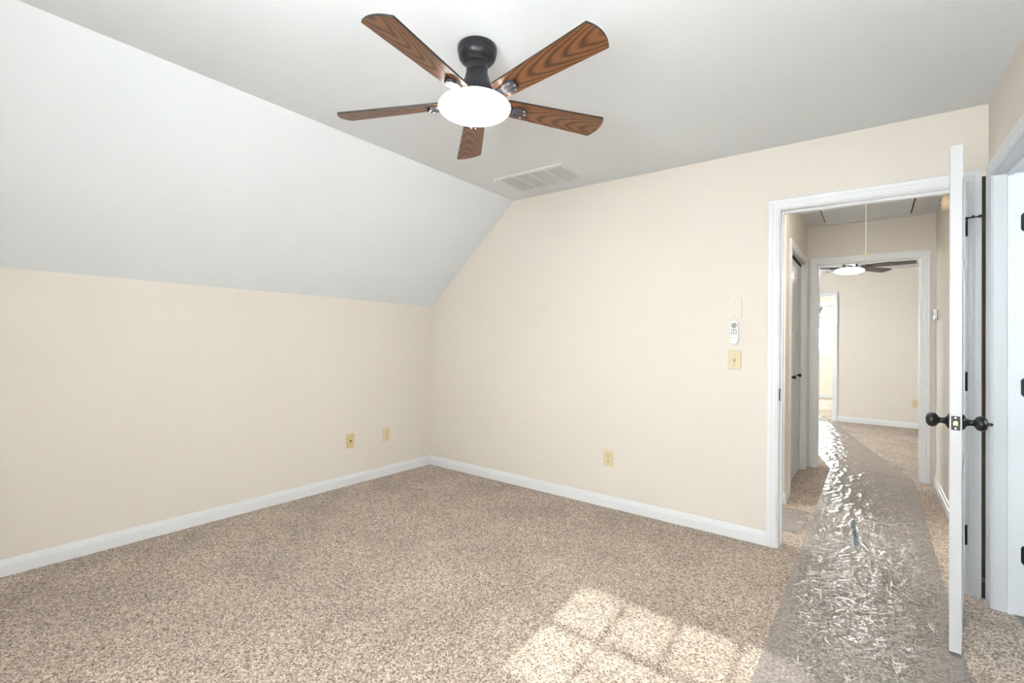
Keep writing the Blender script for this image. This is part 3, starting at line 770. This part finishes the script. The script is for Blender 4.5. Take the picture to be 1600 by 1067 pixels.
m = MB(); m.prism(rrect(0.006, 0.007, 0.0028), lambda u, v, t: (u, v+0.0185, t), 0.0212, 0.0232); m.box((-0.015, 0.0165, 0.0212), (-0.004, 0.0205, 0.0226), 0.001); m.box((0.004, 0.0165, 0.0212), (0.015, 0.0205, 0.0226), 0.001)
m.build('rocker_button', M['button'], o)
for r_ in range(2):
    for c_ in range(3):
        m = MB(); cyl(m, (c_-1)*0.013, 0.005-r_*0.0125, 0.0215, 0.0036, 0.0016, 14); m.build('button', M['button'], o)
m = MB()     # the small unreadable name printed near the foot
x = -0.014
for i, (w_, h_) in enumerate(((0.0022, 0.005), (0.0026, 0.0034), (0.0018, 0.0034), (0.0024, 0.0048), (0.0026, 0.0034), (0.0018, 0.0034), (0.0024, 0.0034), (0.0026, 0.004))):
    m.box((x, -0.0335, 0.0219), (x+0.0007, -0.0335+h_, 0.0223)); m.box((x+0.0007, -0.0335, 0.0219), (x+w_, -0.0335+0.0008, 0.0223))
    m.box((x+w_-0.0004, -0.0335, 0.0219), (x+w_+0.0003, -0.0335+h_*0.8, 0.0223)); x += 0.0036
m.build('printed_name', M['grey_plastic'], bd)

# ------------------------------------------------------------------ hall things
# attic hatch
hx0, hx1, hy0, hy1 = 3.026, 3.826, 0.86, 2.375
hatch = empty('attic_hatch', ((hx0+hx1)/2, (hy0+hy1)/2, H)); tag(hatch, 'white pull-down attic hatch with pull cord in the hall ceiling', 'attic hatch')
def hp(m, name, mt, par=None):
    o = m.build(name, mt); o.parent = par or hatch
    o.matrix_parent_inverse = Matrix.Translation(hatch.location).inverted() if par is None else (Matrix.Identity(4))
    return o
fx, fy = 0.072, 0.085
m = MB(); m.box((hx0, hy0, H-0.016), (hx0+fx, hy1, H), 0.003); m.box((hx1-fx, hy0, H-0.016), (hx1, hy1, H), 0.003)
m.box((hx0+fx, hy0, H-0.016), (hx1-fx, hy0+fy, H), 0.003); m.box((hx0+fx, hy1-fy, H-0.016), (hx1-fx, hy1, H), 0.003); hp(m, 'frame', M['trim'])
m = MB(); m.box((hx0+fx+0.008, hy0+fy+0.002, H-0.011), (hx1-fx-0.010, hy1-fy-0.001, H-0.001)); hp(m, 'panel', M['ceiling'])
m = MB(); m.box((hx0+fx, hy0+fy, H-0.003), (hx0+fx+0.008, hy1-fy, H-0.001)); m.box((hx1-fx-0.010, hy0+fy, H-0.003), (hx1-fx, hy1-fy, H-0.001)); hp(m, 'seam', M['dark'])
cx_, cy_ = 3.431, 1.5
m = MB(); m.tube([(cx_, cy_, H-0.011), (cx_+0.0006, cy_, 2.2), (cx_, cy_, 1.985)], 0.0034, 8); pc = hp(m, 'pull_cord', M['cord'])
m = MB(); m.T = Matrix.Translation((cx_, cy_, 1.96)); m.lathe([(0.0, 0.030), (0.004, 0.029), (0.006, 0.022), (0.008, 0.010), (0.0095, 0.002), (0.008, 0.0), (0.0, 0.0)], 18)
bl = m.build('cord_bell', M['cream_plastic']); bl.parent = pc; bl.matrix_parent_inverse = Matrix.Translation(hatch.location).inverted() @ Matrix.Identity(4) if 0 else Matrix.Identity(4)
bl['label'] = 'small cream bell-shaped pull'
# smoke alarm
sx, sy_, sz = HX1, 1.50, 2.315
m = MB(); m.T = Matrix.Translation((sx, sy_, sz)) @ Matrix.Rotation(-PI/2, 4, 'Y')
m.lathe([(0.0, 0.0), (0.058, 0.0), (0.060, 0.003), (0.060, 0.030), (0.056, 0.036), (0.0, 0.036)], 44, False, False)
o = m.build('smoke_alarm', M['cream_plastic'], smooth=35, origin=(sx, sy_, sz)); tag(o, 'round cream smoke alarm high on the right hall wall', 'smoke alarm')
m = MB(); m.T = Matrix.Rotation(-PI/2, 4, 'Y'); m.lathe([(0.044, 0.036), (0.040, 0.046), (0.0, 0.047)], 40, False, False); cv = m.build('cover', M['cream_plastic'], o, smooth=35)
m = MB()
for k in range(10):
    a = 2*PI*k/10; m.T = Matrix.Rotation(-PI/2, 4, 'Y') @ Matrix.Rotation(a, 4, 'Z'); m.box((0.022, -0.002, 0.0462), (0.034, 0.002, 0.0478))
m.build('vent_slot', M['dark'], cv)
# flush unseen lamp behind the door head, added to brighten the hall
lx, ly = 3.43, 0.48
o = empty('added_ceiling_lamp', (lx, ly, H)); tag(o, 'round flush ceiling lamp added unseen in the hall just inside the doorway', 'ceiling lamp')
m = MB(); m.lathe([(0.0, 0.0), (0.150, 0.0), (0.153, -0.006), (0.150, -0.022), (0.0, -0.022)], 48, False, False); m.build('base_pan', M['white_plastic'], o, smooth=35)
m = MB(); m.lathe([(0.140, -0.022), (0.138, -0.040), (0.122, -0.060), (0.090, -0.077), (0.045, -0.087), (0.0, -0.090)], 48, False, False); m.build('glass_shade', M['lamp'], o, smooth=60)
# thermostat
ty, tz = 2.16, 1.508
o = empty('thermostat', (HX1, ty, tz)); tag(o, 'small white thermostat on the right wall of the hall', 'thermostat')
m = MB(); m.box((-0.012, -0.058, -0.044), (0, 0.058, 0.044), 0.003); m.build('base', M['ivory'], o)
m = MB(); m.box((-0.034, -0.056, -0.042), (-0.0145, 0.056, 0.042), 0.004); cv = m.build('cover', M['white_plastic'], o)
m = MB(); m.box((-0.0146, -0.054, -0.040), (-0.0118, 0.054, 0.040)); m.build('joint', M['button'], o)
m = MB(); m.box((-0.0347, -0.025, -0.008), (-0.0335, 0.040, 0.028)); m.build('display', M['lcd'], cv)

# ------------------------------------------------------------------ plastic carpet film
def film(name, P0, P1, wid, label, z0=0.004, seed=0, skew0=0.0, skew1=0.0, res=0.0065, amp=1.0, amp_edge=0.25, amp1=None, mt='film', along=0.0095):
    """wrinkled sheet from P0 to P1 (centre line), origin at P0; skew: how far the left end runs past the centre"""
    P0 = Vector(P0); P1 = Vector(P1); d = (P1-P0); Ln = d.length; d.normalize(); n = Vector((d.y, -d.x))   # n points right
    am1 = amp if amp1 is None else amp1
    nu = max(2, int(Ln/res)); nv = int(wid/res)
    vs = []
    for i in range(nu+1):
        for j in range(nv+1):
            v = (j/nv-0.5)*wid
            s0 = -v/wid*2*skew0; s1 = Ln - v/wid*2*skew1
            u = s0+(s1-s0)*i/nu
            p = d*u+n*v
            q = Vector((p.x+P0.x+seed*3.1, p.y+P0.y, seed*7.7))
            e = min(1.0, (wid/2-abs(v))/0.06)*(1-amp_edge)+amp_edge
            wv = noise.noise(q*4.0)*0.5
            wz = Vector((noise.noise(q*9.0), noise.noise(q*9.0+Vector((5, 3, 1))), 0))*0.5
            h = 0.0024*(0.5+0.5*noise.noise(q*2.2))
            k = 0.65+0.6*noise.noise(q*3.1+Vector((2, 7, 4)))          # crinkled more in some places than others
            h += 0.0017*k*max(0.0, 1-abs(noise.noise(q*15.0+wz))*2.6)
            h += 0.0016*k*max(0.0, 1-abs(noise.noise(q*30.0+wz*1.5))*2.4)
            h += 0.0026*k*noise.noise(q*38.0+wz) + 0.0012*k*noise.noise(q*70.0)
            g = min(1.0, max(0.0, (p.y+P0.y+0.6)/1.2))                    # drawn out lengthwise beyond the doorway
            an = noise.noise(Vector((v*19+wz.x, u*6.5+wz.y, seed*5.5))) + 0.55*noise.noise(Vector((v*44, u*15, seed*5.5)))
            h = h*(1-0.55*g) + g*along*an
            rg2 = 1-abs(noise.noise(Vector((q.x*9-q.y*5+wv*2, q.y*4+q.x*3, 9.1))))*3
            h += 0.0040*max(0.0, rg2)**4
            vs.append((p.x, p.y, max(0.0006, 0.0008+h*(amp+(am1-amp)*min(1.0, max(0.0, (u/Ln-0.5)/0.4)))*e+0.001)))
    fs = []
    for i in range(nu):
        for j in range(nv):
            a = i*(nv+1)+j; fs.append((a, a+1, a+nv+2, a+nv+1))
    me = bpy.data.meshes.new(name); me.from_pydata(vs, [], fs); me.materials.append(M[mt])
    for p in me.polygons: p.use_smooth = True
    o = bpy.data.objects.new(name, me); COL.objects.link(o); o.location = (P0.x, P0.y, z0)
    tag(o, label, 'plastic film', 'clear plastic film laid over the carpet')
    return o
fA = film('plastic_film', (3.447, -3.4), (3.466, 2.46), 0.64, 'clear crinkled plastic film runner from bedroom through doorway along the hall', 0.0032, 1, amp1=0.8)
fB = film('plastic_film', (3.4525, 2.482), (2.495, 6.60), 0.62, 'clear plastic film strip veering left across the far room to its doorway', 0.004, 2, skew0=0.072, skew1=0.0, res=0.009, amp=0.8, amp1=0.6, mt='film_taut')
fC = film('plastic_film', (3.118, 0.59), (2.0, 0.58), 0.53, 'short clear plastic film strip going left from the hall runner', 0.0008, 3, res=0.008, amp=0.8)
# blue printing running along the runner
m = MB(); rr = random.Random(5)
N_ = 17
for i in range(N_):
    t = i/(N_-1); cx_ = 3.371+(3.405-3.371)*(1-t)*0+ (3.405-(3.405-3.371)*t) - 3.371; cx_ = 3.405-(3.405-3.371)*t
    cy_ = 0.346+(0.83-0.346)*t
    x0 = cx_-3.447; y0 = cy_+3.4
    gw, gh = 0.024, 0.020
    k = rr.choice((0, 1, 2, 3))
    z0, z1 = 0.0088, 0.0094
    m.box((x0-gw/2, y0-gh/2, z0), (x0+gw/2, y0-gh/2+0.006, z1))
    if k in (0, 2): m.box((x0-gw/2, y0-gh/2+0.006, z0), (x0-gw/2+0.006, y0+gh/2, z1))
    if k in (1, 2): m.box((x0+gw/2-0.006, y0-gh/2+0.006, z0), (x0+gw/2, y0+gh/2, z1))
    if k in (0, 3): m.box((x0-0.003, y0-gh/2+0.006, z0), (x0+0.003, y0+gh/2-0.003, z1))
pt = m.build('printed_text', M['ink'], fA); pt['label'] = 'line of small blue printing'

# ------------------------------------------------------------------ bare trees outside the far window
def tree(x, y, h, seed, label):
    rr = random.Random(seed); m = MB()
    def branch(p, d, ln, r, lv):
        q = p+d*ln; mid = p+d*ln*0.5+Vector((rr.uniform(-1, 1), rr.uniform(-1, 1), 0))*ln*0.05
        m.tube([p, mid, q], [r, r*0.85, r*0.65], 6)
        if lv == 0: return
        for k in range(3 if lv > 1 else 2):
            dd = (d+Vector((rr.uniform(-1, 1), rr.uniform(-1, 1), rr.uniform(-0.1, 0.6)))*0.75).normalized()
            branch(p+d*ln*rr.uniform(0.6, 1.0), dd, ln*rr.uniform(0.6, 0.8), r*0.55, lv-1)
    branch(Vector((0, 0, 0)), Vector((0, 0, 1)), h*0.4, h*0.022, 4)
    o = m.build('bare_tree', M['bark']); o.location = (x, y, -3.0); tag(o, label, 'tree')
tree(-0.6, 30, 9.5, 3, 'bare grey tree outside the farthest window')
